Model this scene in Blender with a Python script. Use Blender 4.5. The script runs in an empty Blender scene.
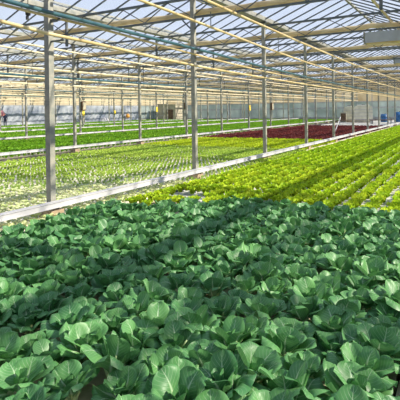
import bpy, math, random
import numpy as np
from mathutils import Matrix, Vector
R = math.radians
random.seed(7); rng = np.random.default_rng(7)
scene = bpy.context.scene
COL = scene.collection

# ------------------------------------------------------------------ camera
FPX = 456.0; TH = R(30.4); EYE = 1.75; ROLL = -0.0145; CX, CY = 200.0, 110.5
cd = bpy.data.cameras.new('camera'); cam = bpy.data.objects.new('camera', cd); COL.objects.link(cam)
cd.sensor_width = 36; cd.lens = FPX/400*36; cd.shift_y = (CY-200)/400.0; cd.clip_end = 500; cd.clip_start = .05
CAMM = Matrix.Translation((0, 0, EYE)) @ Matrix.Rotation(TH, 4, 'Z') @ Matrix.Rotation(R(90), 4, 'X') @ Matrix.Rotation(ROLL, 4, 'Z')
cam.matrix_world = CAMM
scene.camera = cam
M3 = np.array(CAMM.to_3x3())

def ray(px, py):
    return M3 @ np.array([(px-CX)/FPX, -(py-CY)/FPX, -1.0])
def on_z(px, py, z):
    d = ray(px, py); k = (z-EYE)/d[2]; return np.array([0, 0, EYE]) + k*d
def on_x(px, py, X):
    d = ray(px, py); return np.array([0, 0, EYE]) + d*(X/d[0])
def on_y(px, py, Y):
    d = ray(px, py); return np.array([0, 0, EYE]) + d*(Y/d[1])
def proj(P):
    P = np.atleast_2d(P) - np.array([0, 0, EYE]); c = P @ M3
    z = np.where(-c[:, 2] > 1e-3, -c[:, 2], 1e-3)
    return np.stack([CX + FPX*c[:, 0]/z, CY - FPX*c[:, 1]/z, -c[:, 2]], 1)

# ------------------------------------------------------------------ light
w = bpy.data.worlds.new('sky'); scene.world = w; w.use_nodes = True
nt = w.node_tree; bg = nt.nodes['Background']
tc = nt.nodes.new('ShaderNodeTexCoord'); sp = nt.nodes.new('ShaderNodeSeparateXYZ'); rp = nt.nodes.new('ShaderNodeValToRGB')
nt.links.new(tc.outputs['Generated'], sp.inputs[0]); nt.links.new(sp.outputs['Z'], rp.inputs[0]); nt.links.new(rp.outputs[0], bg.inputs[0])
rp.color_ramp.elements[0].position = 0.0; rp.color_ramp.elements[0].color = (.74, .80, .90, 1)
rp.color_ramp.elements[1].position = .6; rp.color_ramp.elements[1].color = (.46, .58, .86, 1)
bg.inputs[1].default_value = 1.0
sd = bpy.data.lights.new('sun', 'SUN'); sd.energy = 8.0; sd.angle = R(1.0); sd.color = (1, .90, .74)
so = bpy.data.objects.new('sun', sd); COL.objects.link(so)
SUN = Vector((.80, .30, .62)).normalized()
so.rotation_euler = SUN.to_track_quat('Z', 'Y').to_euler(); so.location = (20, 10, 20)
vs = scene.view_settings; scene.display_settings.display_device = 'sRGB'
vs.view_transform = 'Standard'; vs.look = 'None'; vs.gamma = 1; vs.use_curve_mapping = False; vs.exposure = 0.2
scene.cycles.transparent_max_bounces = 28
scene.cycles.max_bounces = 8

# ------------------------------------------------------------------ mesh helpers
class MB:
    def __init__(s): s.v = []; s.f = []; s.uv = []; s.n = 0
    def add(s, v, f, uv=None):
        v = np.asarray(v, float).reshape(-1, 3); f = np.asarray(f, int).reshape(-1, 4)
        s.v.append(v); s.f.append(f + s.n); s.n += len(v)
        s.uv.append(np.zeros((len(v), 2)) if uv is None else np.asarray(uv, float))
        return s
    def box(s, a, b):
        x0, y0, z0 = a; x1, y1, z1 = b
        v = [(x0,y0,z0),(x1,y0,z0),(x1,y1,z0),(x0,y1,z0),(x0,y0,z1),(x1,y0,z1),(x1,y1,z1),(x0,y1,z1)]
        return s.add(v, [(0,3,2,1),(4,5,6,7),(0,1,5,4),(1,2,6,5),(2,3,7,6),(3,0,4,7)])
    def bar(s, p, q, wd, ht=None):
        ht = ht or wd; p = np.array(p, float); q = np.array(q, float); d = q-p; d /= np.linalg.norm(d)
        up = np.array([0, 0, 1.]) if abs(d[2]) < .95 else np.array([1., 0, 0])
        a = np.cross(d, up); a /= np.linalg.norm(a); b = np.cross(a, d)
        c = [(-1,-1),(1,-1),(1,1),(-1,1)]
        v = [p + a*i*wd/2 + b*j*ht/2 for i, j in c] + [q + a*i*wd/2 + b*j*ht/2 for i, j in c]
        return s.add(v, [(0,3,2,1),(4,5,6,7),(0,1,5,4),(1,2,6,5),(2,3,7,6),(3,0,4,7)])
    def tube(s, pts, r, n=8):
        pts = np.array(pts, float); m = len(pts); rs = np.broadcast_to(r, (m,)).astype(float)
        T = np.gradient(pts, axis=0); T /= np.linalg.norm(T, axis=1)[:, None]
        up = np.array([0, 0, 1.]) if abs(T[0][2]) < .9 else np.array([0, 1., 0])
        V = []
        for i in range(m):
            a = np.cross(T[i], up); a /= np.linalg.norm(a); b = np.cross(a, T[i])
            for k in range(n):
                t = 2*math.pi*k/n; V.append(pts[i] + rs[i]*(a*math.cos(t) + b*math.sin(t)))
        F = [(i*n+k, i*n+(k+1) % n, (i+1)*n+(k+1) % n, (i+1)*n+k) for i in range(m-1) for k in range(n)]
        for e in (0, (m-1)*n):
            for k in range(1, n-2, 2): F.append((e, e+k, e+k+1, e+k+2))
        return s.add(V, F)
    def lathe(s, prof, c=(0, 0, 0), n=16):
        V = []; 
        for r, z in prof:
            for k in range(n):
                t = 2*math.pi*k/n; V.append((c[0]+max(r, 1e-4)*math.cos(t), c[1]+max(r, 1e-4)*math.sin(t), c[2]+z))
        m = len(prof)
        return s.add(V, [(i*n+k, i*n+(k+1) % n, (i+1)*n+(k+1) % n, (i+1)*n+k) for i in range(m-1) for k in range(n)])
    def mesh(s, name, mat, smooth=False):
        v = np.concatenate(s.v); f = np.concatenate(s.f); uv = np.concatenate(s.uv)
        me = bpy.data.meshes.new(name); me.vertices.add(len(v)); me.vertices.foreach_set('co', v.ravel())
        me.loops.add(f.size); me.loops.foreach_set('vertex_index', f.ravel().astype(np.int32))
        me.polygons.add(len(f)); me.polygons.foreach_set('loop_start', np.arange(0, f.size, 4, dtype=np.int32))
        me.polygons.foreach_set('loop_total', np.full(len(f), 4, dtype=np.int32))
        ul = me.uv_layers.new(name='UVMap'); ul.data.foreach_set('uv', uv[f.ravel()].ravel())
        me.polygons.foreach_set('use_smooth', np.full(len(f), bool(smooth)))
        me.materials.append(mat); me.update(calc_edges=True); me.validate(); return me
    def build(s, name, mat, parent=None, smooth=False, loc=None):
        o = bpy.data.objects.new(name, s.mesh(name, mat, smooth)); COL.objects.link(o)
        if parent: o.parent = parent
        if loc is not None: o.location = loc
        return o
def tag(o, label=None, cat=None, group=None, kind=None):
    if label: o['label'] = label
    if cat: o['category'] = cat
    if group: o['group'] = group
    if kind: o['kind'] = kind
    return o
def empty(name, loc=(0, 0, 0), rz=0):
    o = bpy.data.objects.new(name, None); COL.objects.link(o); o.location = loc; o.rotation_euler = (0, 0, rz); o.empty_display_size = .1
    return o
def inst(name, me, loc, rz=0, sc=1, parent=None, tilt=(0, 0)):
    o = bpy.data.objects.new(name, me); COL.objects.link(o); o.location = loc; o.rotation_euler = (tilt[0], tilt[1], rz); o.scale = (sc, sc, sc)
    if parent: o.parent = parent
    return o

# ------------------------------------------------------------------ materials
def mat(name, c1, c2=None, scale=8, rough=.5, metal=0, spec=.5, coords='Object', detail=4, bump=0, trans=0, stretch=(1, 1, 1), lo=.35, hi=.65):
    m = bpy.data.materials.new(name); m.use_nodes = True; t = m.node_tree; b = t.nodes['Principled BSDF']
    b.inputs['Roughness'].default_value = rough; b.inputs['Metallic'].default_value = metal; b.inputs['Specular IOR Level'].default_value = spec
    c2 = c2 or c1
    tcn = t.nodes.new('ShaderNodeTexCoord'); mp = t.nodes.new('ShaderNodeMapping'); mp.inputs['Scale'].default_value = stretch
    nz = t.nodes.new('ShaderNodeTexNoise'); nz.inputs['Scale'].default_value = scale; nz.inputs['Detail'].default_value = detail
    rr = t.nodes.new('ShaderNodeValToRGB'); rr.color_ramp.elements[0].position = lo; rr.color_ramp.elements[1].position = hi
    rr.color_ramp.elements[0].color = (*c1, 1); rr.color_ramp.elements[1].color = (*c2, 1)
    t.links.new(tcn.outputs[coords], mp.inputs[0]); t.links.new(mp.outputs[0], nz.inputs['Vector']); t.links.new(nz.outputs[0], rr.inputs[0]); t.links.new(rr.outputs[0], b.inputs['Base Color'])
    if bump:
        bp = t.nodes.new('ShaderNodeBump'); bp.inputs['Strength'].default_value = bump; bp.inputs['Distance'].default_value = .02
        t.links.new(nz.outputs[0], bp.inputs['Height']); t.links.new(bp.outputs[0], b.inputs['Normal'])
    if trans:
        tr = t.nodes.new('ShaderNodeBsdfTranslucent'); mx = t.nodes.new('ShaderNodeMixShader'); mx.inputs[0].default_value = trans
        t.links.new(rr.outputs[0], tr.inputs[0]); t.links.new(b.outputs[0], mx.inputs[1]); t.links.new(tr.outputs[0], mx.inputs[2])
        t.links.new(mx.outputs[0], t.nodes['Material Output'].inputs[0])
    return m
def math_node(t, op, a, b=None, clamp=False):
    n = t.nodes.new('ShaderNodeMath'); n.operation = op; n.use_clamp = clamp
    for i, x in enumerate((a, b)):
        if x is None: continue
        if isinstance(x, (int, float)): n.inputs[i].default_value = x
        else: t.links.new(x, n.inputs[i])
    return n.outputs[0]
def leaf_mat(name, ca, cb, vein, rough=.4, trans=.3, tcol=None, veins=True, worldnoise=0, spec=.5, vn=7.0):
    """leaf tissue: per plant variation, pale midrib and side veins laid out in the leaf's own UV"""
    m = bpy.data.materials.new(name); m.use_nodes = True; t = m.node_tree; b = t.nodes['Principled BSDF']
    b.inputs['Roughness'].default_value = rough; b.inputs['Specular IOR Level'].default_value = spec
    oi = t.nodes.new('ShaderNodeObjectInfo'); tcn = t.nodes.new('ShaderNodeTexCoord')
    mix = t.nodes.new('ShaderNodeMix'); mix.data_type = 'RGBA'; mix.inputs[6].default_value = (*ca, 1); mix.inputs[7].default_value = (*cb, 1)
    nz = t.nodes.new('ShaderNodeTexNoise'); nz.inputs['Scale'].default_value = worldnoise or 9; nz.inputs['Detail'].default_value = 2
    t.links.new(tcn.outputs['Object'], nz.inputs['Vector'])
    f = math_node(t, 'ADD', math_node(t, 'MULTIPLY', oi.outputs['Random'], .5 if not worldnoise else 0), math_node(t, 'MULTIPLY', math_node(t, 'SUBTRACT', nz.outputs[0], .28), 1.3), True)
    t.links.new(f, mix.inputs[0]); col = mix.outputs[2]
    if veins:
        uv = t.nodes.new('ShaderNodeSeparateXYZ'); t.links.new(tcn.outputs['UV'], uv.inputs[0])
        a = math_node(t, 'MULTIPLY', math_node(t, 'ABSOLUTE', math_node(t, 'SUBTRACT', uv.outputs[0], .5)), 2.0)
        v = uv.outputs[1]
        wmid = math_node(t, 'MAXIMUM', math_node(t, 'SUBTRACT', .24, math_node(t, 'MULTIPLY', v, .30)), .035)
        mid = math_node(t, 'SUBTRACT', 1.0, math_node(t, 'DIVIDE', a, wmid), True)
        s = math_node(t, 'SUBTRACT', math_node(t, 'MULTIPLY', v, vn), math_node(t, 'MULTIPLY', a, 3.2))
        fr = math_node(t, 'ABSOLUTE', math_node(t, 'SUBTRACT', math_node(t, 'FRACT', s), .5))
        side = math_node(t, 'MULTIPLY', math_node(t, 'SUBTRACT', 1.0, math_node(t, 'DIVIDE', fr, .11), True), math_node(t, 'SUBTRACT', .52, math_node(t, 'MULTIPLY', a, .45)), True)
        k = math_node(t, 'MAXIMUM', mid, side)
        m2 = t.nodes.new('ShaderNodeMix'); m2.data_type = 'RGBA'; m2.inputs[7].default_value = (*vein, 1)
        t.links.new(k, m2.inputs[0]); t.links.new(col, m2.inputs[6]); col = m2.outputs[2]
        bp = t.nodes.new('ShaderNodeBump'); bp.inputs['Strength'].default_value = .5; bp.inputs['Distance'].default_value = .004; bp.invert = True
        t.links.new(k, bp.inputs['Height']); t.links.new(bp.outputs[0], b.inputs['Normal'])
    t.links.new(col, b.inputs['Base Color'])
    tr = t.nodes.new('ShaderNodeBsdfTranslucent'); mx = t.nodes.new('ShaderNodeMixShader'); mx.inputs[0].default_value = trans
    if tcol: tr.inputs[0].default_value = (*tcol, 1)
    else: t.links.new(col, tr.inputs[0])
    t.links.new(b.outputs[0], mx.inputs[1]); t.links.new(tr.outputs[0], mx.inputs[2]); t.links.new(mx.outputs[0], t.nodes['Material Output'].inputs[0])
    return m
def pane_mat(name, tint, haze, hcol, refl=.06, transl=True):
    m = bpy.data.materials.new(name); m.use_nodes = True; t = m.node_tree
    for n in list(t.nodes):
        if n.type != 'OUTPUT_MATERIAL': t.nodes.remove(n)
    T = t.nodes.new('ShaderNodeBsdfTransparent'); T.inputs[0].default_value = (*tint, 1)
    D = t.nodes.new('ShaderNodeBsdfTranslucent'); D.inputs[0].default_value = (*hcol, 1)
    D2 = t.nodes.new('ShaderNodeBsdfDiffuse'); D2.inputs[0].default_value = (*hcol, 1)
    G = t.nodes.new('ShaderNodeBsdfGlossy'); G.inputs[1].default_value = .1
    m0 = t.nodes.new('ShaderNodeMixShader'); m0.inputs[0].default_value = .5; t.links.new(D.outputs[0], m0.inputs[1]); t.links.new(D2.outputs[0], m0.inputs[2])
    nz = t.nodes.new('ShaderNodeTexNoise'); nz.inputs['Scale'].default_value = .9; nz.inputs['Detail'].default_value = 5
    tcn = t.nodes.new('ShaderNodeTexCoord'); t.links.new(tcn.outputs['Object'], nz.inputs['Vector'])
    f = math_node(t, 'MULTIPLY', nz.outputs[0], haze*2, True)
    m1 = t.nodes.new('ShaderNodeMixShader'); t.links.new(f, m1.inputs[0]); t.links.new(T.outputs[0], m1.inputs[1]); t.links.new(m0.outputs[0], m1.inputs[2])
    m2 = t.nodes.new('ShaderNodeMixShader'); m2.inputs[0].default_value = refl; t.links.new(m1.outputs[0], m2.inputs[1]); t.links.new(G.outputs[0], m2.inputs[2])
    t.links.new(m2.outputs[0], t.nodes['Material Output'].inputs[0]); return m

M = dict(
    steel=mat('galvanised_steel', (.22, .23, .21), (.34, .33, .28), 6, .55, .25),
    darksteel=mat('weathered_steel', (.09, .11, .12), (.17, .18, .17), 5, .5, .5),
    post=mat('column_steel', (.24, .25, .22), (.38, .36, .29), 9, .55, .1),
    pipe=mat('cream_pipe', (.60, .44, .19), (.76, .61, .33), 3, .35, .1, stretch=(1, .4, 1)),
    palepipe=mat('pale_pipe', (.64, .54, .34), (.80, .70, .48), 3, .4),
    teal=mat('teal_pipe', (.025, .085, .11), (.05, .13, .15), 4, .35),
    rail=mat('white_rail', (.42, .42, .44), (.62, .61, .62), 4, .45, stretch=(1, .3, 1)),
    cloth=mat('folded_screen_cloth', (.66, .55, .34), (.84, .74, .50), 6, .8, trans=.4, stretch=(.5, 1, 1)),
    concrete=mat('foot_concrete', (.32, .24, .16), (.50, .40, .28), 9, .9, bump=.3),
    floor=mat('floor_concrete', (.10, .10, .09), (.20, .19, .17), 2, .9),
    pad=mat('pad_concrete', (.42, .41, .38), (.56, .55, .5), 2, .9),
    raft=mat('raft_board', (.42, .35, .22), (.66, .58, .42), 7, .8, bump=.2),
    whiteraft=mat('white_channel', (.50, .49, .45), (.70, .69, .66), 5, .6),
    palraft=mat('pale_board', (.60, .50, .34), (.92, .88, .80), 12, .7),
    liner=mat('black_liner', (.012, .014, .018), (.04, .045, .05), 6, .45),
    black=mat('black_plastic', (.01, .01, .012), (.03, .03, .03), 6, .4),
    yellow=mat('sticky_yellow', (.85, .62, .04), (.9, .7, .08), 9, .6),
    orange=mat('orange_plastic', (.85, .36, .05), (.9, .45, .1), 6, .5),
    blue=mat('blue_plastic', (.02, .10, .28), (.03, .16, .38), 4, .4),
    tan=mat('tan_panel', (.40, .36, .26), (.52, .48, .36), 2, .7),
    whitelid=mat('white_lid', (.85, .85, .83), (.92, .92, .9), 5, .5),
    brown=mat('brown_board', (.10, .06, .035), (.2, .12, .07), 4, .8),
    tank=mat('milky_tank', (.66, .64, .50), (.80, .78, .64), 2, .4, trans=.1),
    cream=mat('cream_panel', (.70, .60, .42), (.86, .78, .62), .6, .8, trans=.55),
    film=mat('plastic_film', (.15, .20, .30), (.85, .88, .94), .55, .35, detail=6, trans=.45, stretch=(1, 1, 1.6), lo=.3, hi=.72),
    aglass=mat('algae_glass', (.40, .47, .45), (.70, .76, .74), .5, .35, detail=5, trans=.6, lo=.3, hi=.7),
    skin=mat('skin', (.55, .32, .22), None, 5, .6),
    navy=mat('navy_cloth', (.02, .03, .07), (.04, .05, .10), 5, .8),
    pink=mat('pink_cloth', (.7, .25, .28), (.8, .35, .38), 5, .8),
    housing=mat('grey_housing', (.42, .46, .54), (.5, .54, .62), 4, .5, .2),
    outside=mat('outdoor_ground', (.10, .14, .05), (.18, .20, .10), .4, .95),
    hedge=mat('hedge_leaf', (.05, .10, .04), (.14, .2, .10), 1.5, .9),
    glass=pane_mat('roof_glass', (.95, .97, 1.0), .11, (.85, .9, .95)),
    pak=leaf_mat('pak_choi_leaf', (.048, .19, .062), (.16, .39, .115), (.50, .68, .42), .42, .25, spec=.45),
    pakstem=mat('pak_choi_stalk', (.42, .60, .24), (.62, .74, .42), 12, .4, trans=.2),
    curly=leaf_mat('curly_lettuce_leaf', (.32, .56, .012), (.68, .78, .04), (.6, .8, .2), .5, .42, veins=False, spec=.3),
    curlyS=leaf_mat('curly_lettuce_leaf_bed', (.32, .56, .012), (.68, .78, .04), (.6, .8, .2), .5, .42, veins=False, worldnoise=2.2, spec=.3),
    seed=leaf_mat('seedling_leaf', (.42, .56, .16), (.86, .86, .58), (.7, .8, .5), .5, .35, veins=False, spec=.3),
    seedS=leaf_mat('seedling_leaf_bed', (.38, .58, .07), (.68, .80, .18), (.7, .8, .5), .5, .35, veins=False, worldnoise=.5, spec=.3),
    seedP=leaf_mat('pale_seedling_leaf_bed', (.38, .56, .12), (.76, .82, .42), (.7, .8, .5), .5, .35, veins=False, worldnoise=1.5, spec=.3),
    yel=leaf_mat('yellow_lettuce_leaf', (.46, .62, .02), (.72, .78, .05), (.7, .8, .5), .5, .4, veins=False, worldnoise=2, spec=.3),
    red=leaf_mat('red_lettuce_leaf', (.15, .025, .028), (.32, .08, .07), (.7, .8, .5), .45, .3, veins=False, worldnoise=1.5, spec=.3),
    deep=leaf_mat('deep_green_leaf', (.18, .44, .02), (.42, .68, .05), (.7, .8, .5), .5, .35, veins=False, worldnoise=1.2, spec=.3),
)

# ------------------------------------------------------------------ layout of the greenhouse
S = 4.5; B = 8.7; L1 = 5.8; Y0 = 5.11; XW = -(L1+5*B); YE = 72.0; XR = -L1+B*1.5; YS = -16.0
ROWS = [-L1-B*n for n in range(5)]            # post rows, nearest first
GUT_Z = 4.70; SPAN = B/2; RISE = .88
gx = [-L1 + SPAN*k for k in range(-10, 4)]

# setting ---------------------------------------------------------------
o = MB().box((XW, YS, -.06), (XR, YE, 0)).build('floor', M['floor']); tag(o, kind='structure')
o = MB().box((XW-60, YS, -.14), (XW-.3, YE+60, -.07)).box((XW-.3, YE+.3, -.14), (60, YE+60, -.07)).build('ground_outside', M['outside'])
o.name = 'trim_1'; tag(o, kind='structure')
# side wall on the left
wl = MB().box((XW-.12, YS, 0), (XW-.02, YE, .35)).build('wall_left', M['pad']); tag(wl, kind='structure')
MB().box((XW-.09, YS, .35), (XW-.05, YE, 2.75)).build('lower_glazing', M['aglass'], wl)
MB().box((XW-.09, YS, 2.75), (XW-.05, YE, GUT_Z)).build('upper_panel', M['cream'], wl)
f = MB()
for y in np.arange(YS, YE+.1, 2.25): f.box((XW-.04, y-.03, .35), (XW+.02, y+.03, GUT_Z))
for z in (.38, 1.5, 2.75): f.box((XW-.045, YS, z-.03), (XW+.03, YE, z+.03))
f.build('wall_frame', M['steel'], wl)
# end wall
wf = MB().box((XW, YS-.1, 0), (XR, YS, GUT_Z)).build('wall_front', M['cream']); tag(wf, kind='structure')
wb = MB().box((XW, YE+.02, 0), (XR, YE+.12, .35)).build('wall_back', M['pad']); tag(wb, kind='structure')
MB().box((XW, YE+.05, .35), (XR, YE+.09, 2.75)).build('lower_glazing', M['aglass'], wb)
MB().box((XW, YE+.05, 2.75), (XR, YE+.09, GUT_Z)).build('upper_panel', M['cream'], wb)
f = MB()
for x in np.arange(XW, XR+.1, SPAN/2): f.box((x-.05, YE-.06, .35), (x+.05, YE+.04, GUT_Z))
f.box((XW, YE-.04, 1.75), (XR, YE+.03, 1.93)); f.box((XW, YE-.03, .33), (XR, YE+.03, .41)); f.box((XW, YE-.03, 2.7), (XR, YE+.03, 2.8))
f.build('wall_frame', M['rail'], wb)
# glass roof
g = MB(); bars = MB(); ridge = MB()
for a, b_ in zip(gx[:-1], gx[1:]):
    m_ = (a+b_)/2; zr = GUT_Z + RISE
    for xa, xb, za, zb in ((a+.1, m_, GUT_Z+.03, zr), (m_, b_-.1, zr, GUT_Z+.03)):
        g.add([(xa, YS, za), (xb, YS, zb), (xb, YE, zb), (xa, YE, za)], [(0, 1, 2, 3)])
        for y in np.arange(YS, YE+.01, .75):
            bars.bar((xa, y, za-.02), (xb, y, zb-.02), .035, .04)
    ridge.box((m_-.04, YS, zr-.05), (m_+.04, YE, zr+.03))
    g.add([(a, YE+.03, GUT_Z), (b_, YE+.03, GUT_Z), (m_, YE+.03, zr), (m_, YE+.03, zr)], [(0, 1, 2, 3)])
ce = g.build('ceiling', M['glass']); tag(ce, kind='structure')
bars.build('glazing_bars', M['darksteel'], ce); ridge.build('ridge_bar', M['steel'], ce)
# gutters
gut_lab = {}
for k, x in enumerate(gx):
    i = 10-k   # 0 = over the nearest post row
    q = MB().box((x-.11, YS, GUT_Z-.05), (x+.11, YE, GUT_Z-.02)).box((x-.13, YS, GUT_Z-.05), (x-.11, YE, GUT_Z+.09)).box((x+.11, YS, GUT_Z-.05), (x+.13, YE, GUT_Z+.09))
    og = q.build('roof_gutter', M['steel'])
    nm = ['nearest', 'second', 'third', 'fourth', 'fifth', 'sixth', 'seventh', 'eighth', 'ninth', 'tenth', 'eleventh', 'twelfth']
    if i < 0: lab = ['long grey roof gutter to the right, one span past the nearest post row', 'long grey roof gutter overhead, two spans right of the posts', 'long grey roof gutter overhead, three spans right of the posts'][-i-1]
    elif i == 10: lab = 'long grey roof gutter along the top of the left side wall'
    elif i % 2 == 0: lab = 'long grey roof gutter resting on the %s row of posts' % nm[i//2]
    else: lab = 'long grey roof gutter halfway between the %s and %s rows of posts' % (nm[i//2], nm[i//2+1])
    tag(og, lab, 'gutter', 'roof gutters')

# posts -----------------------------------------------------------------
ordn = ['first', 'second', 'third', 'fourth', 'fifth', 'sixth', 'seventh', 'eighth', 'ninth', 'tenth', 'eleventh', 'twelfth', 'thirteenth', 'fourteenth', 'fifteenth', 'sixteenth']
col_me = MB().box((-.052, -.052, .2), (.052, .052, GUT_Z-.06)).mesh('column', M['post'])
foot_me = MB().box((-.15, -.13, 0), (.15, .13, .2)).box((-.08, -.08, .2), (.08, .08, .215)).mesh('foot', M['concrete'])
brk = MB().box((-.11, -.07, GUT_Z-.09), (.11, .07, GUT_Z-.05)).mesh('head_bracket', M['darksteel'])
brace_me = [MB().bar((.05*q_, 0, 3.75), (.3*q_, 0, 4.0), .03).mesh('brace', M['darksteel']) for q_ in (1, -1)]
rown = ['nearest', 'second', 'third', 'fourth', 'farthest']
for n, x in enumerate(ROWS):
    vis = 0
    for k in range(-1, 15):
        y = Y0 + S*k; p = proj((x, y, 1.0))[0]
        if p[2] < .5 or p[0] < -12 or p[0] > 412: continue
        r = empty('support_post', (x, y, 0))
        inst('column', col_me, (0, 0, 0), parent=r); inst('foot', foot_me, (0, 0, 0), parent=r); inst('head_bracket', brk, (0, 0, 0), parent=r)
        for bm_ in brace_me: inst('brace', bm_, (0, 0, 0), parent=r)
        if 0 <= p[0] <= 400:
            lab = 'grey steel support post, %s from the left in the %s row of posts' % (ordn[vis], rown[n]); vis += 1
        else: lab = 'grey steel support post of the %s row, just outside the frame' % rown[n]
        tag(r, lab, 'post', 'support posts of the %s row' % rown[n])

# trusses and folded screens over every post line -----------------------
tr_x0, tr_x1 = XW+.05, XR-.05
tz0, tz1 = 4.04, 4.52
tc_, bc_, wb_ = MB(), MB(), MB()
tc_.box((tr_x0, -.035, tz1-.03), (tr_x1, .035, tz1+.03)); bc_.box((tr_x0, -.03, tz0-.025), (tr_x1, .03, tz0+.025))
npan = int(round((tr_x1-tr_x0)/.725)); xs = np.linspace(tr_x0, tr_x1, npan+1)
for i in range(npan):
    za, zb = (tz0+.026, tz1-.031) if i % 2 == 0 else (tz1-.031, tz0+.026)
    wb_.bar((xs[i], 0, za), (xs[i+1], 0, zb), .022)
for xg in gx[1:-1]:
    wb_.box((xg-.03, -.03, tz0-.35), (xg+.03, .03, tz1))
tme = tc_.mesh('top_chord', M['darksteel']); bme = bc_.mesh('bottom_chord', M['darksteel']); wme = wb_.mesh('web', M['darksteel'])
# folded screen: a sagging, lumpy bundle of cloth on the bottom chord
def bundle():
    q = MB(); n = 170; xx = np.linspace(tr_x0, tr_x1, n)
    pts = np.stack([xx, np.full(n, .165)+.012*rng.normal(size=n), 4.17+.012*np.sin(xx*2.1)+.01*rng.normal(size=n)], 1)
    q.tube(pts, .066+.018*rng.random(n), 8); return q.mesh('folded_screen', M['cloth'], True)
bun = [bundle() for _ in range(3)]
tie = MB()
for k, y in enumerate(Y0 + S*np.arange(-2, 15)):
    r = empty('roof_truss', (0, y, 0))
    inst('top_chord', tme, (0, 0, 0), parent=r); inst('bottom_chord', bme, (0, 0, 0), parent=r); inst('web', wme, (0, 0, 0), parent=r)
    wh = 'above the %s post of the nearest row' % ordn[k-2] if k >= 2 else ('almost overhead, in front of all the posts' if k == 1 else 'behind the viewer, overhead')
    tag(r, 'grey lattice roof truss crossing the greenhouse %s' % wh, 'truss', 'roof trusses')
    b_ = inst('folded_screen', bun[k % 3], (0, y, 0))
    tag(b_, 'beige folded shade screen on the truss %s' % wh, 'shade screen', 'folded shade screens')

# pipes along the bays ---------------------------------------------------
def pz(t): return EYE + 2.12 + .46*math.exp(-(max(t, 3)-8)/9.0)
def pipe(L, r, m, lab, img=None, grp=None, z=None, y1=YE-1):
    if img: pts = [on_x(px, py, -L) for px, py in img]
    else: pts = [(-L, y, z or pz(y)) for y in np.concatenate([np.linspace(3.0, 30, 12), np.linspace(34, y1, 9)])]
    pts = np.array([(0, p[1], p[2]) for p in pts])
    if img: # carry the run on level to the end wall and back over the viewer
        d = (pts[1]-pts[0])/(pts[1][1]-pts[0][1]); pts = np.vstack([pts[0]-d*1.5, pts, [(0, YE-1, pts[-1][2])]])
    o_ = empty('overhead_pipe', (-L, 0, 0))
    MB().tube(pts, r, 8).build('pipe_run', M[m], o_, True)
    for k in range(0, 5):
        y = Y0+S*k; zz = float(np.interp(y, pts[:, 1], pts[:, 2]))
        if y < pts[0][1]: continue
        if 5.3 < L < 5.75:   # bracket reaching out from the post of the nearest row
            MB().box((-(L1-L)*1.0+.053, y-.012, zz-r-.03), (0, y+.012, zz-r-.005)).build('bracket', M['darksteel'], o_)
        elif zz < 4.0:
            MB().box((-.008, y-.1, zz), (.008, y-.084, 4.1)).build('hanger', M['darksteel'], o_)
    tag(o_, lab, 'pipe', grp)
pipe(1.90, .035, 'pipe', 'cream pipe slanting steeply through the top right corner of the roof', z=4.3)
pipe(4.60, .032, 'pipe', 'uppermost long cream pipe, running beside the big roof gutter', [(208, 1), (250, 20), (300, 42), (350, 63), (400, 81)])
pipe(5.25, .030, 'pipe', 'second long cream pipe from the top, crossing the second post near its top', [(140, 0), (160, 7.5), (200, 23), (260, 46), (310, 63.5), (355, 77), (400, 89)])
pipe(5.52, .035, 'teal', 'dark teal overhead pipe crossing in front of the nearest row of posts', [(0, -1), (48, 12), (100, 25), (160, 40), (210, 52.5), (260, 66), (310, 78), (355, 87.5), (400, 96)])
pipe(5.60, .024, 'pipe', 'cream overhead pipe hanging directly under the nearest teal pipe', [(0, 4), (48, 16), (100, 28.5), (160, 45), (210, 58.5), (260, 70.5), (310, 80.5), (355, 89.5), (400, 97)])
pipe(5.45, .028, 'pipe', 'lowest cream pipe in front of the nearest row of posts', [(0, 21), (50, 34), (100, 44.5), (160, 58.5), (210, 68.5), (260, 77), (310, 85), (355, 91.5), (400, 98)])
nmr = ['nearest and second', 'second and third', 'third and fourth', 'fourth and farthest']
for b_, (a1, a2) in enumerate(((13.5, 14.7), (22.3, 23.6), (31.0, 32.4), (39.8, 41.1))):
    pipe(a1, .036, 'palepipe', 'pale cream pipe, right one of the pair between the %s post rows' % nmr[b_], grp='paired pale pipes')
    pipe(a2, .036, 'palepipe', 'pale cream pipe, left one of the pair between the %s post rows' % nmr[b_], grp='paired pale pipes')
for b_, a1 in enumerate((14.15, 22.9, 31.6, 40.3)):
    for dz, side, m in ((3.45, 'upper pale', 'palepipe'), (3.15, 'teal', 'teal'), (2.85, 'lower pale', 'palepipe')):
        pipe(a1, .034 if m != 'teal' else .04, m, '%s pipe running in front of the %s row of posts' % (side, ['second', 'third', 'fourth', 'farthest'][b_]), z=dz, grp='pipes along the far post rows')
for b_, a1 in enumerate((17.0, 25.6, 34.3, 43.0)):
    for z_, side in ((3.75, 'high'), (3.35, 'low')):
        pipe(a1, .032, 'palepipe', '%s one of two cream pipes hanging midway left of the %s row of posts' % (side, ['second', 'third', 'fourth', 'farthest'][b_]), z=z_, grp='low cream pipes of the far bays')

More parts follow.
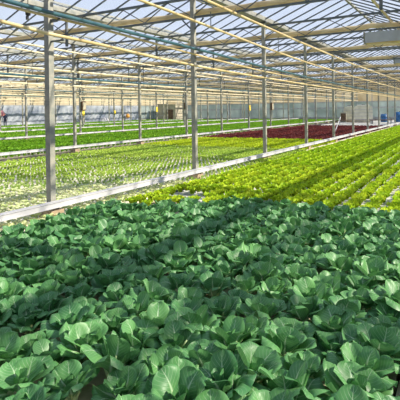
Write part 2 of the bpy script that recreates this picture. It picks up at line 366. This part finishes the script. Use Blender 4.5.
# rails along the rows ---------------------------------------------------
for n, x in enumerate(ROWS):
    ye = YE-10 if n == 1 else YE-1
    r = empty('rail_beam', (x+.155, 0, 0))
    MB().box((-.05, .5, .25), (.05, ye, .345)).build('beam', M['rail'], r)
    MB().box((.05, .5, .25), (.062, ye, .262)).box((.05, .5, .333), (.062, ye, .345)).build('lip', M['rail'], r)
    tag(r, 'long white metal rail beam along the foot of the %s row of posts' % rown[n], 'rail', 'rail beams')
    l = (MB().tube([(x+.50+.02*math.sin(y*1.3), y, .05) for y in np.linspace(7.2, ye, 60)], .045, 8) if n == 0 else MB().box((x+.3, .5, 0), (x+.95, ye, .05)).box((x+.9, .5, .05), (x+.95, ye, .1))).build('bed_edge', M['liner'])
    tag(l, 'black liner edge of the planting bed beside the %s row of posts' % rown[n], 'bed edge', 'black bed edges')

# ------------------------------------------------------------------ plants: leaf builder
def leaf(q, base, az, e0, e1, pet, ln, wd, cup=.25, ruffle=0, nu=6, nv=7, prof='ovate', jitter=.1, seed=None, stem=None, curl=0, v0=0.0):
    """leaf blade on a petiole: path starts at elevation e0 and bends to e1; az is the heading"""
    tot = pet+ln; n = nv+1
    tt = np.linspace(0, 1, n)*(1-.35) + .35*np.sin(np.linspace(0, 1, n)*np.pi/2); sv = pet/tot*.92 + (1-pet/tot*.92)*tt
    ss = np.linspace(0, 1, 40); el = R(e0) + (R(e1)-R(e0))*ss**1.4
    dx = np.concatenate([[0], np.cumsum(np.cos(el[:-1]))])*tot/39; dz = np.concatenate([[0], np.cumsum(np.sin(el[:-1]))])*tot/39
    X = np.interp(sv, ss, dx); Z = np.interp(sv, ss, dz); E = np.interp(sv, ss, el)
    v = tt
    if prof == 'ovate': W = np.where(v < .56, np.sin(np.pi/2*np.clip(v/.56*.96+.04, 0, 1))**.72, np.sqrt(np.clip(1-((v-.56)/.45)**2.2, 0.0, 1)))
    else: W = (.35+.65*v**.6)*np.sqrt(np.clip(1-(v*.98)**6, 0, 1))
    W = W*wd/2
    u = np.linspace(-1, 1, nu+1)
    ph = rng.random(4)*6.28
    V = []; UV = []
    for i in range(n):
        for a in u:
            side = a*W[i]; up = cup*W[i]*(abs(a)**1.7)
            up += curl*W[i]*(-(max(abs(a)-.75, 0)*3)**2)
            up += ruffle*(abs(a)*.9+.35*v[i]**2)*math.sin(v[i]*9+ph[0]+a*5)*wd*.3 + ruffle*.5*v[i]*math.sin(a*8+ph[1])*wd*.3
            up += jitter*wd*.12*math.sin(a*2.5+v[i]*4+ph[2])
            x = X[i] - math.sin(E[i])*up; z = Z[i] + math.cos(E[i])*up
            V.append((x, side, z)); UV.append(((a+1)/2, v0+v[i]*(1-v0)))
    V = np.array(V); c, s_ = math.cos(az), math.sin(az)
    P = np.stack([V[:, 0]*c - V[:, 1]*s_, V[:, 0]*s_ + V[:, 1]*c, V[:, 2]], 1) + np.array(base)
    id_ = np.arange(n*(nu+1)).reshape(n, nu+1)
    q.add(P, np.stack([id_[:-1, :-1], id_[1:, :-1], id_[1:, 1:], id_[:-1, 1:]], -1).reshape(-1, 4), UV)
    if stem is not None and pet > 0:
        sp_ = np.linspace(0, min(1, pet/tot*1.35), 6); xx = np.interp(sp_, ss, dx); zz = np.interp(sp_, ss, dz)
        r = np.linspace(.011, .0035, 6)*(wd/.12)
        pts = np.stack([xx*c, xx*s_, zz-r*.6], 1) + np.array(base)
        stem.tube(pts, r, 6)

def pak_variant():
    fo, st = MB(), MB(); a0 = rng.random()*6.28
    def jit(x, r_): return x + (rng.random()-.5)*2*r_
    for k in range(6):
        leaf(fo, (0, 0, .01), a0+k*1.047+jit(0, .25), jit(56, 9), jit(8, 20), jit(.08, .015), jit(.125, .015), jit(.142, .014), cup=jit(.10, .2), nu=8, nv=10, stem=st, curl=.4, jitter=.9)
    for k in range(5):
        leaf(fo, (0, 0, .015), a0+.5+k*1.257+jit(0, .3), jit(72, 7), jit(40, 16), jit(.08, .015), jit(.115, .015), jit(.128, .014), cup=jit(.26, .14), nu=8, nv=10, stem=st, curl=.25, jitter=.5)
    for k in range(3):
        leaf(fo, (0, 0, .03), a0+k*2.1+jit(0, .4), 84, jit(68, 8), .05, jit(.08, .012), jit(.06, .01), cup=.6, nu=6, nv=7, stem=st)
    return fo, st
def curly_variant(n=18, nu=6, nv=5, r=.15):
    fo = MB()
    for k in range(n):
        t = k/n; e0 = 30+50*t; ln = r*(1.0-.35*t)
        leaf(fo, (0, 0, .012), k*2.4+rng.random()*.4, e0+34-12*t, e0-12+24*t, .01, ln, r*(.85-.25*t), cup=.3, ruffle=.55, nu=nu, nv=nv, prof='fan', jitter=.6)
    return fo
def low_variant(n=7, r=.13, h=1.0):
    fo = MB()
    for k in range(n):
        t = k/n; e0 = 35+42*t
        leaf(fo, (0, 0, .01), k*2.4+rng.random()*.5, min(88, (e0+28)*h), (e0-2)*h, .0, r*(1-.2*t), r*(.95-.2*t), cup=.3, ruffle=.5, nu=2, nv=3, prof='fan', jitter=.6)
    return fo
def cat_mesh(variants, P, name, m, zbase, smin=.85, smax=1.15):
    """one mesh of many plants: only used for the plants beyond the individually built ones"""
    data = [(np.concatenate(q.v), np.concatenate(q.f)) for q in variants]; out = MB()
    which = rng.integers(0, len(data), len(P))
    for w_, (v, f) in enumerate(data):
        pp = P[which == w_]; n = len(pp)
        if not n: continue
        a = rng.random(n)*6.28; s_ = smin+(smax-smin)*rng.random(n); c, s2 = np.cos(a)*s_, np.sin(a)*s_
        X = v[None, :, 0]*c[:, None] - v[None, :, 1]*s2[:, None] + pp[:, 0:1]
        Y = v[None, :, 0]*s2[:, None] + v[None, :, 1]*c[:, None] + pp[:, 1:2]
        Z = v[None, :, 2]*s_[:, None] + zbase
        F = f[None]+(np.arange(n)*len(v))[:, None, None]
        out.add(np.stack([X, Y, Z], -1).reshape(-1, 3), F.reshape(-1, 4))
    return out.build(name, M[m], smooth=True)
def visible(P, z=.15, m=10, mr=None):
    q = proj(np.column_stack([P[:, 0], P[:, 1], np.full(len(P), z)]))
    return (q[:, 0] > -m) & (q[:, 0] < 400+(m if mr is None else mr)) & (q[:, 1] > 60) & (q[:, 1] < 400+m*1.5) & (q[:, 2] > .8)
def grid(x0, x1, y0, y1, dx, dy, jit=.15, hexa=False):
    xs_ = np.arange(x0, x1, dx); ys_ = np.arange(y0, y1, dy)
    X, Y = np.meshgrid(xs_, ys_, indexing='ij')
    if hexa: Y = Y + (np.arange(len(xs_)) % 2)[:, None]*dy/2
    P = np.stack([X.ravel(), Y.ravel()], 1); return P + (rng.random(P.shape)-.5)*2*jit*np.array([dx, dy])
def dist(P): return np.hypot(np.hypot(P[:, 0], P[:, 1]), EYE-.15)
def nearest_split(P, n=300, m=10):
    o_ = np.argsort(dist(P) + 1000*(~visible(P, .2, m)))
    n = min(n, int(visible(P, .2, m).sum())); return P[o_[:n]], P[o_[n:]]

RZ = .08   # top of the growing boards
def boards(x0, x1, y0, y1, wx, wy, m, name, lab, cat, grp, gap=.02, zt=RZ, far=None, roww=None):
    """separate boards floating side by side; only those the camera can see; far ones in one stuff object"""
    L_ = []
    for i, x in enumerate(np.arange(x0, x1-.01, wx)):
        for j, y in enumerate(np.arange(y0, y1-.01, wy)):
            cx_, cy_ = x+min(wx, x1-x)/2, y+min(wy, y1-y)/2
            pj = [proj((xx, yy, zt))[0] for xx in (x, x+wx) for yy in (y, y+wy)]
            if any(-25 < p[0] < 425 and p[1] < 430 and p[2] > .7 for p in pj): L_.append((math.hypot(cx_, cy_), x, y, min(x+wx, x1)-gap, min(y+wy, y1)-gap))
    L_.sort(); return L_

# --- front bed: pak choi -------------------------------------------------
PX0 = -L1+.62; PX1 = 1.2
e1, e2, e3 = on_z(135, 205, .22), on_z(262, 201, .22), on_z(400, 217, .22)
def far_edge(x): return float(np.interp(x, [e1[0], e2[0], e3[0]], [e1[1], e2[1], e3[1]]))

wt = MB().box((XW+.4, YS, 0), (XR, 7.0, .02)).build('trim_2', M['liner']); tag(wt, kind='structure')
NTH = ['first', 'second', 'third', 'fourth', 'fifth', 'sixth', 'seventh', 'eighth', 'ninth', 'tenth', 'eleventh', 'twelfth', 'thirteenth', 'fourteenth', 'fifteenth', 'sixteenth', 'seventeenth', 'eighteenth', 'nineteenth', 'twentieth', 'twenty-first', 'twenty-second', 'twenty-third', 'twenty-fourth']
# growing boards under the pak choi
BX, BY = 1.2, .62
for d, x, y, xb, yb in boards(PX0, 2.02, .2, 7.0, BX, BY, None, '', '', '', ''):
    o = MB().box((0, 0, 0), (xb-x, yb-y, RZ-.02)).build('growing_board', M['raft'], loc=(x, y, .02))
    p = proj(((x+xb)/2, (y+yb)/2, RZ))[0]
    tag(o, 'tan growing board showing between pak choi plants of the front bed', 'board', 'tan boards under the pak choi')

P = grid(PX0+.10, 1.9, .3, 7.6, .285, .275, .2, True)
P = P[[y < far_edge(x) + .1*math.sin(x*3.1) for x, y in P]]
P = P[visible(P, .2, 34, 500)]
near, rest = nearest_split(P, 300, 34)
near = near[np.argsort(proj(np.column_stack([near, np.full(len(near), .2)]))[:, 0])]
pv = [pak_variant() for _ in range(7)]
pm = [(a.mesh('foliage', M['pak'], True), b.mesh('stalks', M['pakstem'], True)) for a, b in pv]
cnt = [0, 0, 0]; band_n = ['along the bottom edge of the photo', 'just behind the bottom edge plants', 'in the third band up from the bottom']
for x, y in near:
    px, py, _ = proj((x, y, .2))[0]
    r = empty('pak_choi', (x, y, RZ), rng.random()*6.28); v = rng.integers(len(pm)); sc = 1.0+.42*rng.random()
    r.scale = (sc, sc, sc*(.92+.16*rng.random())); r.rotation_euler[0] = R(rng.normal()*8); r.rotation_euler[1] = R(rng.normal()*8)
    inst('foliage', pm[v][0], (0, 0, 0), parent=r); inst('stalks', pm[v][1], (0, 0, 0), parent=r)
    bd = 0 if py > 362 else 1 if py > 325 else 2 if py > 300 else 3
    if bd < 3 and 0 <= px <= 400 and cnt[bd] < len(NTH):
        lab = 'dark green pak choi, %s from the left %s' % (NTH[cnt[bd]], band_n[bd]); cnt[bd] += 1
    else: lab = 'dark green pak choi with broad veined leaves in the crowded front bed'
    tag(r, lab, 'pak choi', 'pak choi plants of the front bed')
if len(rest):
    lv = [MB().add(np.concatenate(a.v+b.v), np.concatenate(a.f+[f_+sum(len(v_) for v_ in a.v) for f_ in b.f])) for a, b in pv[:3]]
    uvs = None
    # the few plants past the three hundred nearest, one mesh
    out = MB()
    for x, y in rest:
        a, _b = pv[rng.integers(len(pv))]; v = np.concatenate(a.v); f = np.concatenate(a.f); uv = np.concatenate(a.uv); t = rng.random()*6.28
        c, s2 = math.cos(t), math.sin(t)
        out.add(np.stack([v[:, 0]*c-v[:, 1]*s2+x, v[:, 0]*s2+v[:, 1]*c+y, v[:, 2]+RZ], 1), f, uv)
    o = out.build('pak_choi_foliage', M['pak'], smooth=True)
    tag(o, 'outermost dark green pak choi leaves along the border of the front bed', 'pak choi', kind='stuff')

# --- right hand bay: curly lettuce on white channels --------------------
CH = .31
cxs = np.arange(-L1+.76, 1.9, CH)
for i, x in enumerate(cxs):
    ye = 69.5
    y0 = far_edge(x) + .12
    o = MB().box((-.125, 0, .0), (.125, ye-y0, RZ-.025)).box((-.125, 0, RZ-.025), (-.09, ye-y0, RZ)).box((.09, 0, RZ-.025), (.125, ye-y0, RZ)).box((-.09, 0, RZ-.025), (.09, ye-y0, RZ-.012)).build('growing_channel', M['whiteraft'], loc=(x, y0, .0))
    tag(o, 'white growing channel under the curly lettuce, %s from the nearest post row' % (NTH[i] if i < len(NTH) else 'last'), 'growing channel', 'white lettuce channels')
P = grid(-L1+.76, 1.9, 5.0, 69, CH, .25, 0)
P = P + (rng.random(P.shape)-.5)*np.array([.05, .07])
P = P[[y > far_edge(x)+.22 for x, y in P]]
g1 = on_z(189, 200, .1)
P = P[~((abs(P[:, 0]-g1[0]) < .36) & (abs(P[:, 1]-g1[1]) < .36))]
P = P[rng.random(len(P)) > .012]
P = P[visible(P, mr=500)]
near, rest = nearest_split(P)
cm = [curly_variant().mesh('curly_lettuce', M['curly'], True) for _ in range(6)]
TENS = ['', '', 'twenty', 'thirty', 'forty', 'fifty']
def ordw(n):
    if n <= 20: return NTH[n-1]
    return TENS[n//10] + '-' + NTH[n%10-1] if n % 10 else {30: 'thirtieth', 40: 'fortieth', 50: 'fiftieth'}[n]
near = near[np.argsort(near[:, 1])]; order = {}
for x, y in near:
    ci = int(round((x - cxs[0])/CH)); order[ci] = order.get(ci, 0) + 1
    o = inst('curly_lettuce', cm[rng.integers(6)], (x, y, RZ-.012), rng.random()*6.28, 1.12+.22*rng.random())
    tag(o, 'bright green curly lettuce, %s from the front on the %s channel from the posts' % (ordw(order[ci]), ordw(ci+1)), 'lettuce', 'near curly lettuces of the right bed')
o = cat_mesh([low_variant(8, .15) for _ in range(5)], rest, 'curly_lettuce_bed', 'curlyS', RZ-.012, 1.1, 1.32)
tag(o, 'bright green curly lettuce filling the bed right of the posts to the end wall', 'lettuce', kind='stuff')

# --- second bay: seedlings on pale boards, then yellow green, then red lettuce
xa, xb_ = -L1-B+1.0, -L1+.43
YR0, YR1 = 23.2, 42.0
for d, x, y, x2, y2 in boards(xa, xb_, 2.0, 17.0, 1.2, 1.25, None, '', '', '', ''):
    o = MB().box((0, 0, 0), (x2-x, y2-y, RZ-.02)).build('growing_board', M['palraft'], loc=(x, y, .02))
    tag(o, 'pale growing board under the young lettuce left of the nearest posts', 'board', 'pale boards of the seedling bed')
o = MB().box((xa, 17.0, 0), (xb_, YR1, RZ)).build('growing_bed', M['palraft']); tag(o, 'pale growing bed under the yellow green and red lettuce', 'growing bed')
SP = .172
P = grid(xa+.09, xb_, 2.0, 17.4, .135, .222, .13, False); P = P[visible(P, .1)]
P = P[~((abs(P[:, 0]+L1) < .2) & (abs((P[:, 1]-Y0+S/2) % S - S/2) < .22))]
near, rest = nearest_split(P)
def seed_variant(n=6, r=.09):
    fo = MB()
    for k in range(n): leaf(fo, (0, 0, .0), k*2.4+rng.random()*.6, 62+rng.random()*15, 5+30*k/n, .02, r*(1-.07*k), r*.62, cup=.3, nu=4, nv=5, ruffle=.25, jitter=.8)
    return fo
sm_ = [seed_variant().mesh('lettuce_seedling', M['seed'], True) for _ in range(5)]
for x, y in near:
    o = inst('lettuce_seedling', sm_[rng.integers(5)], (x, y, RZ), rng.random()*6.28, .95+.4*rng.random())
    tag(o, 'small pale green lettuce seedling on the pale boards left of the nearest posts', 'seedling', 'nearest lettuce seedlings')
o = cat_mesh([low_variant(5, .085) for _ in range(5)], rest[dist(rest) < 12.0], 'seedling_leaves', 'seedP', RZ, .8, 1.2)
tag(o, 'pale young seedlings just behind the nearest ones', 'seedling', kind='stuff')
rest = rest[dist(rest) >= 12.0]
o = cat_mesh([low_variant(5, .09) for _ in range(5)], rest[rest[:, 1] < 13], 'young_lettuce', 'seedS', RZ, .8, 1.15)
tag(o, 'young green lettuce in loose rows left of the nearest posts', 'lettuce', kind='stuff')
o = cat_mesh([low_variant(6, .115) for _ in range(5)], rest[rest[:, 1] >= 13], 'half_grown_lettuce', 'seedS', RZ, .85, 1.15)
tag(o, 'denser half grown green lettuce behind the young loose rows', 'lettuce', kind='stuff')

def bed(x0, x1, y0, y1, sp, n, h, m, ind_name, ind_lab, grp, st_name, st_lab, cat, smin=.85, smax=1.15):
    P = grid(x0+.1, x1-.05, y0, y1, sp, sp*.9, .12, True); P = P[visible(P, .15, 4)]
    near, rest = nearest_split(P)
    vs_ = [low_variant(n, h) for _ in range(5)]; ms = [q.mesh(ind_name, M[m], True) for q in vs_]
    for x, y in near:
        o = inst(ind_name, ms[rng.integers(5)], (x, y, RZ), rng.random()*6.28, smin+(smax-smin)*rng.random()); tag(o, ind_lab, cat, grp)
    if len(rest):
        o = cat_mesh(vs_, rest, st_name, m, RZ, smin, smax); tag(o, st_lab, cat, kind='stuff')
bed(xa, xb_-.1, 17.6, YR0, .24, 8, .14, 'yel', 'yellow_lettuce', 'yellow green lettuce in the strip before the red bed', 'yellow green lettuces', 'yellow_lettuce_bed', 'far part of the yellow green lettuce strip', 'lettuce')
bed(xa, xb_-.15, YR0+.1, YR1, .28, 9, .16, 'red', 'red_lettuce', 'dark red lettuce at the front of the red bed', 'red lettuces', 'red_lettuce_bed', 'dark red lettuce in the rest of the red bed', 'red lettuce')
o = MB().box((xa, YR1, 0), (xb_, YE-.3, .03)).build('trim_3', M['pad']); tag(o, kind='structure')
names = ['third', 'fourth', 'fifth']
for n in range(1, 5):
    x1 = ROWS[n]-.1; x0 = (ROWS[n+1] if n < 4 else XW)+1.0
    yb0 = {1: 8.0, 2: 12.0, 3: 16.0, 4: 20.0}[n]
    wh = ['between the second and third rows of posts', 'between the third and fourth rows of posts', 'between the fourth and farthest rows of posts', 'between the farthest posts and the side wall'][n-1]
    o = MB().box((x0, yb0, 0), (x1, YE-5, RZ)).build('growing_bed', M['raft']); tag(o, 'growing bed under deep green leaves %s' % wh, 'growing bed', 'far growing beds')
    if n == 1: bed(x0, x1, yb0, YE-6, .33, 6, .19, 'deep', 'green_lettuce', 'deep green lettuce in the near edge of the bed behind the second post row', 'deep green lettuces', 'green_lettuce_bed', 'deep green lettuce filling the bed %s' % wh, 'lettuce')
    else:
        P = grid(x0+.1, x1, yb0, YE-6, .40, .38, .15, True); P = P[visible(P, .15, 2)]
        o = cat_mesh([low_variant(6, .24) for _ in range(4)], P, 'green_lettuce_bed', 'deep', RZ, .9, 1.1); tag(o, 'deep green lettuce filling the bed %s' % wh, 'lettuce', kind='stuff')

# ------------------------------------------------------------------ things at the far end and on the posts
def place(px, py, z=0.0): p = on_z(px, py, z); return p
# milky water tanks
def tank(px, py, wd, dp, ht, lab):
    p = place(px, py); r = empty('water_tank', (p[0], p[1], .03), TH*.3)
    q = MB(); n = 9
    prof = [(-wd/2, .0), (-wd/2, ht*.8), (-wd/2+.12, ht*.93), (-wd/2+.4, ht), (wd/2-.4, ht), (wd/2-.12, ht*.93), (wd/2, ht*.8), (wd/2, 0)]
    V = []; 
    for y in (-dp/2, dp/2): V += [(a, y, b+.12) for a, b in prof]
    m_ = len(prof); F = [(i, i+1, m_+i+1, m_+i) for i in range(m_-1)]+[(0, 7, 6, 1), (1, 6, 5, 2), (2, 5, 4, 3)]+[(8, 9, 14, 15), (9, 10, 13, 14), (10, 11, 12, 13)]
    q.add(V, F); q.build('tank_body', M['tank'], r)
    for k in range(4):
        z = .35+k*ht*.2; MB().box((-wd/2-.03, -dp/2-.03, z), (wd/2+.03, -dp/2, z+.05)).build('rib', M['rail'], r)
    MB().box((-wd/2, -dp/2, 0), (wd/2, dp/2, .12)).build('pallet', M['brown'], r)
    MB().box((-wd/2+.38, -dp/2-.03, ht+.1), (wd/2-.38, dp/2, ht+.18)).build('top_panel', M['whitelid'], r)
    MB().lathe([(0, ht+.24), (.2, ht+.24), (.22, ht+.12), (.22, ht+.1)], n=12).build('lid', M['black'], r)
    tag(r, lab, 'tank', 'milky tanks at the end wall')
tank(363.5, 122.6, 2.1, 1.3, 1.95, 'milky white ribbed water tank, the right one of two')
tank(349.3, 122.2, 1.25, 1.2, 1.85, 'milky white water tank, the narrower left one of two')
p = place(343.5, 122.5); r = empty('cabinet', (p[0], p[1], .03), TH*.3)
MB().box((-.35, -.3, .1), (.35, .3, 1.2)).build('body', M['tan'], r); MB().box((-.28, -.33, .18), (.28, -.3, 1.1)).build('door', M['brown'], r)
MB().box((-.3, -.25, 0), (.3, .25, .1)).build('plinth', M['black'], r); tag(r, 'brown cabinet standing left of the milky tanks', 'cabinet')
# blue barrels
for px, py, sc_, lab in ((384, 122.2, 1.0, 'small blue drum on the floor right of the milky tanks'), (398.5, 122.3, 1.25, 'larger blue drum at the right edge of the frame')):
    p = place(px, py); r = empty('blue_drum', (p[0], p[1], .03))
    MB().lathe([(0, 0), (.36*sc_, 0), (.38*sc_, .04), (.38*sc_, .3*sc_), (.40*sc_, .32*sc_), (.38*sc_, .34*sc_), (.38*sc_, .66*sc_), (.40*sc_, .68*sc_), (.38*sc_, .7*sc_), (.37*sc_, .93*sc_), (.3*sc_, .97*sc_), (0, .97*sc_)], n=20).build('drum_body', M['blue'], r, True)
    MB().lathe([(0, 1.02*sc_), (.07, 1.02*sc_), (.08, .97*sc_)], (.15, 0, 0), 10).build('cap', M['black'], r); tag(r, lab, 'drum', 'blue drums')
# brown benches in front of the tanks
for px, wd, lab in ((356, 3.6, 'long low brown bench in front of the milky tanks'), (381, 2.2, 'low brown bench beside the blue drums')):
    p = place(px, 124.2); r = empty('bench', (p[0], p[1], .03), TH*.5)
    MB().box((-wd/2, -.3, .38), (wd/2, .3, .46)).build('bench_top', M['brown'], r)
    for sx in (-1, 1):
        for sy in (-1, 1): MB().box((sx*(wd/2-.1)-.04, sy*.24-.04, 0), (sx*(wd/2-.1)+.04, sy*.24+.04, .38)).build('leg', M['rail'], r)
    tag(r, lab, 'bench', 'low benches')
# pole leaning on the fourth rail end
p = place(334, 134.5); a = np.array([0, 0, 0.]); b_ = on_x(340.5, 117, p[0]+.1)-np.array([p[0], p[1], 0])
o = MB().tube([a+(0, 0, .03), b_], .03, 8).build('leaning_pole', M['rail'], loc=(p[0], p[1], 0)); tag(o, 'thin white pole leaning over the red lettuce bed', 'pole')
# tan shed in the far corner
sx0, sy0 = XW+1.5, YE-5.6
r = empty('tool_shed', (sx0+2.0, sy0+1.5, 0)); 
MB().box((-1.9, -1.5, 0), (1.9, 1.5, 2.9)).build('walls', M['tan'], r); MB().box((-2.0, -1.6, 2.9), (2.0, 1.6, 3.0)).build('roof', M['steel'], r)
MB().box((.05, -1.56, .1), (1.35, -1.5, 2.0)).build('door', M['brown'], r); MB().box((-1.7, -1.55, .9), (-.4, -1.5, .98)).build('panel_strip', M['rail'], r)
tag(r, 'tan panelled shed with a dark doorway in the far left corner', 'shed')
# plastic curtain hung on the side wall
cur = MB(); ny, nz_ = 220, 10
Yv = np.linspace(10, 63, ny); Zv = np.linspace(.25, 2.72, nz_); YY, ZZ = np.meshgrid(Yv, Zv, indexing='ij')
XX = XW+.22 + .05*np.sin(YY*6.0)+.03*np.sin(YY*2.3+ZZ)
id_ = np.arange(ny*nz_).reshape(ny, nz_)
cur.add(np.stack([XX, YY, ZZ], -1).reshape(-1, 3), np.stack([id_[:-1, :-1], id_[1:, :-1], id_[1:, 1:], id_[:-1, 1:]], -1).reshape(-1, 4))
o = cur.build('plastic_curtain', M['film'], smooth=True); tag(o, 'blue grey creased plastic curtain hung along the left side wall', 'curtain')
# sticky traps and control boxes on posts
for px, py, row, lab in ((157, 109.5, 2, 'yellow sticky trap on a post, right of the orange float'), (250, 108, 1, 'yellow sticky trap hanging in the middle of the photo'), (115, 112.5, 3, 'yellow sticky trap hanging left of the orange float'), (83.5, 113, 2, 'yellow sticky trap below the dark box left in the photo')):
    q = on_x(px, py, ROWS[row]+.12)
    r = empty('sticky_trap', (q[0], q[1], q[2]-.2)); MB().box((0, -.11, 0), (.008, .11, .42)).build('card', M['yellow'], r); MB().box((.0, -.006, .42), (.006, .006, 1.2)).build('string', M['black'], r)
    tag(r, lab, 'sticky trap', 'yellow sticky traps')
for px, py, row, lab in ((185.5, 106, 2, 'brownish control box on a post near the tan shed'), (272, 106.5, 1, 'brownish control box hanging right of the middle sticky trap'), (83.5, 106, 2, 'dark control box high on a post left in the photo')):
    q = on_x(px, py, ROWS[row]+.14)
    r = empty('control_box', (q[0], q[1], q[2]-.3)); MB().box((-.08, -.17, 0), (.08, .17, .62)).build('housing', M['brown'], r); MB().box((.08, -.14, .05), (.095, .14, .55)).build('cover', M['tan'], r)
    MB().box((-.01, -.01, .62), (.01, .01, 4.05-q[2]+.3)).build('hanging_rod', M['steel'], r)
    tag(r, lab, 'control box', 'control boxes')
# orange float, white heap
q = on_x(127.8, 116, XW+1.2); q = on_y(127.8, 116, Y0+S*round((q[1]-Y0)/S)); r = empty('orange_float', (q[0], q[1], q[2]-.35))
MB().lathe([(0, 0), (.16, .03), (.3, .18), (.34, .38), (.28, .58), (.12, .7), (0, .72)], n=18).build('float_body', M['orange'], r, True); MB().box((-.012, -.012, .7), (.012, .012, 4.04-q[2]+.35)).build('rope', M['black'], r)
tag(r, 'round orange float hanging before the plastic curtain', 'float')
q = on_x(105, 122, XW+1.1)
o = MB().lathe([(1.15, 0), (.9, .25), (.45, .75), (.1, 1.0), (0, 1.02)], n=9).build('film_heap', M['rail'], loc=(q[0], q[1], .0)); tag(o, 'heap of white film on the floor by the side wall', 'film heap')
q = on_x(13, 122, XW+.9)
# grey rectangular housings under the roof
def housing(px, py, Y, wd, ht, lab):
    q = on_y(px, py, Y); r = empty('fan_housing', (q[0], q[1], q[2]))
    MB().box((0, -.18, -ht/2), (wd, .18, ht/2)).build('casing', M['housing'], r); MB().box((.04, -.15, -ht/2-.05), (wd-.04, .15, -ht/2)).build('lower_lip', M['pipe'], r)
    MB().box((-.04, -.2, -ht/2-.02), (0, .2, ht/2+.02)).build('end_plate', M['steel'], r)
    for xx in (.25, wd-.25): MB().box((xx-.012, -.012, ht/2), (xx+.012, .012, 4.49-q[2]+.3)).build('hanging_rod', M['rail'], r)
    tag(r, lab, 'fan housing', 'grey housings under the roof')
housing(366, 38.5, 14.9, 2.0, .32, 'grey rectangular housing hung under the roof near the top right corner')
housing(395, 59.5, 23.4, 1.6, .38, 'smaller grey housing hung farther back at the right edge')
# small black sensor hanging from the roof, top left
q = on_x(28, 12, -8.0); r = empty('roof_sensor', (q[0], q[1], q[2]))
MB().lathe([(0, -.09), (.05, -.07), (.06, 0), (.035, .08), (0, .09)], n=12).build('sensor_body', M['black'], r, True); MB().box((-.05, -.02, -.16), (0, .02, -.08)).build('probe', M['black'], r)
MB().box((-.006, -.006, .08), (.006, .006, 4.5-q[2] if q[2] < 4.4 else .3)).build('wire', M['black'], r); tag(r, 'small black sensor hanging near the top left corner', 'sensor')

# person by the side wall -------------------------------------------------
def skin(name, pts, edges, rad, m, parent, root=0, sub=1):
    me = bpy.data.meshes.new(name); me.from_pydata(pts, edges, []); o = bpy.data.objects.new(name, me); COL.objects.link(o)
    md = o.modifiers.new('skin', 'SKIN'); md.use_smooth_shade = True
    for i, r_ in enumerate(rad): me.skin_vertices[0].data[i].radius = r_ if isinstance(r_, tuple) else (r_, r_)
    for i, d in enumerate(me.skin_vertices[0].data): d.use_root = (i == root)
    sb = o.modifiers.new('sub', 'SUBSURF'); sb.levels = sub; sb.render_levels = sub
    me.materials.append(m); o.parent = parent; return o
q = on_x(5.2, 125.5, XW+1.6); r = empty('person', (q[0], q[1], 0), R(35))
pts = [(0, 0, .95), (0, 0, 1.15), (0, 0, 1.38), (0, 0, 1.47), (0, .01, 1.56), (0, .02, 1.66), (.19, 0, 1.38), (.27, -.02, 1.12), (.25, -.16, .93), (-.19, 0, 1.38), (-.28, -.03, 1.12), (-.24, -.2, 1.0), (.1, 0, .9), (.11, -.01, .5), (.12, .01, .1), (.13, -.12, .05), (-.1, 0, .9), (-.12, .02, .5), (-.13, .06, .1), (-.14, -.06, .05)]
ed = [(0, 1), (1, 2), (2, 3), (3, 4), (4, 5), (2, 6), (6, 7), (7, 8), (2, 9), (9, 10), (10, 11), (0, 12), (12, 13), (13, 14), (14, 15), (0, 16), (16, 17), (17, 18), (18, 19)]
def has_skin(me): return True
def person():
    me = bpy.data.meshes.new('body'); me.from_pydata(pts, ed, []); o = bpy.data.objects.new('body', me); COL.objects.link(o); o.parent = r
    o.modifiers.new('skin', 'SKIN')
    rad = [(.15, .11), (.14, .10), (.17, .11), (.06, .06), (.09, .10), (.08, .095), .065, .045, .035, .065, .045, .035, .095, .065, .045, .04, .095, .065, .045, .04]
    for i, r_ in enumerate(rad): me.skin_vertices[0].data[i].radius = r_ if isinstance(r_, tuple) else (r_, r_)
    me.skin_vertices[0].data[0].use_root = True
    sb = o.modifiers.new('sub', 'SUBSURF'); sb.levels = 1; sb.render_levels = 2; me.materials.append(M['navy'])
    MB().lathe([(0, -.13), (.05, -.12), (.085, -.05), (.09, .03), (.06, .1), (0, .125)], (0, .0, 1.63), 16).build('face', M['skin'], r, True)
    MB().lathe([(.1, 0), (.1, .05), (.07, .115), (0, .14)], (0, .015, 1.64), 14).build('hair', M['black'], r, True)
    MB().tube([(-.24, -.2, 1.0), (-.23, -.24, .97), (-.22, -.28, .93)], [.03, .04, .02], 8).build('hand', M['skin'], r, True)
    MB().tube([(.25, -.16, .93), (.25, -.19, .88), (.24, -.2, .83)], [.03, .04, .02], 8).build('hand', M['skin'], r, True)
person()
tag(r, 'person in dark blue work clothes standing by the side wall at far left', 'person')
q = on_x(2.2, 113.5, XW+.5); r = empty('pink_bag', (q[0], q[1], q[2]-.35))
MB().lathe([(0, 0), (.2, .04), (.3, .25), (.26, .5), (.1, .66), (.04, .72)], n=12).build('bag_body', M['pink'], r, True); MB().box((-.01, -.01, .7), (.01, .01, max(.9, 2.7-q[2]+.35))).build('cord', M['black'], r)
tag(r, 'pink bag hanging on the plastic curtain above the person', 'bag')
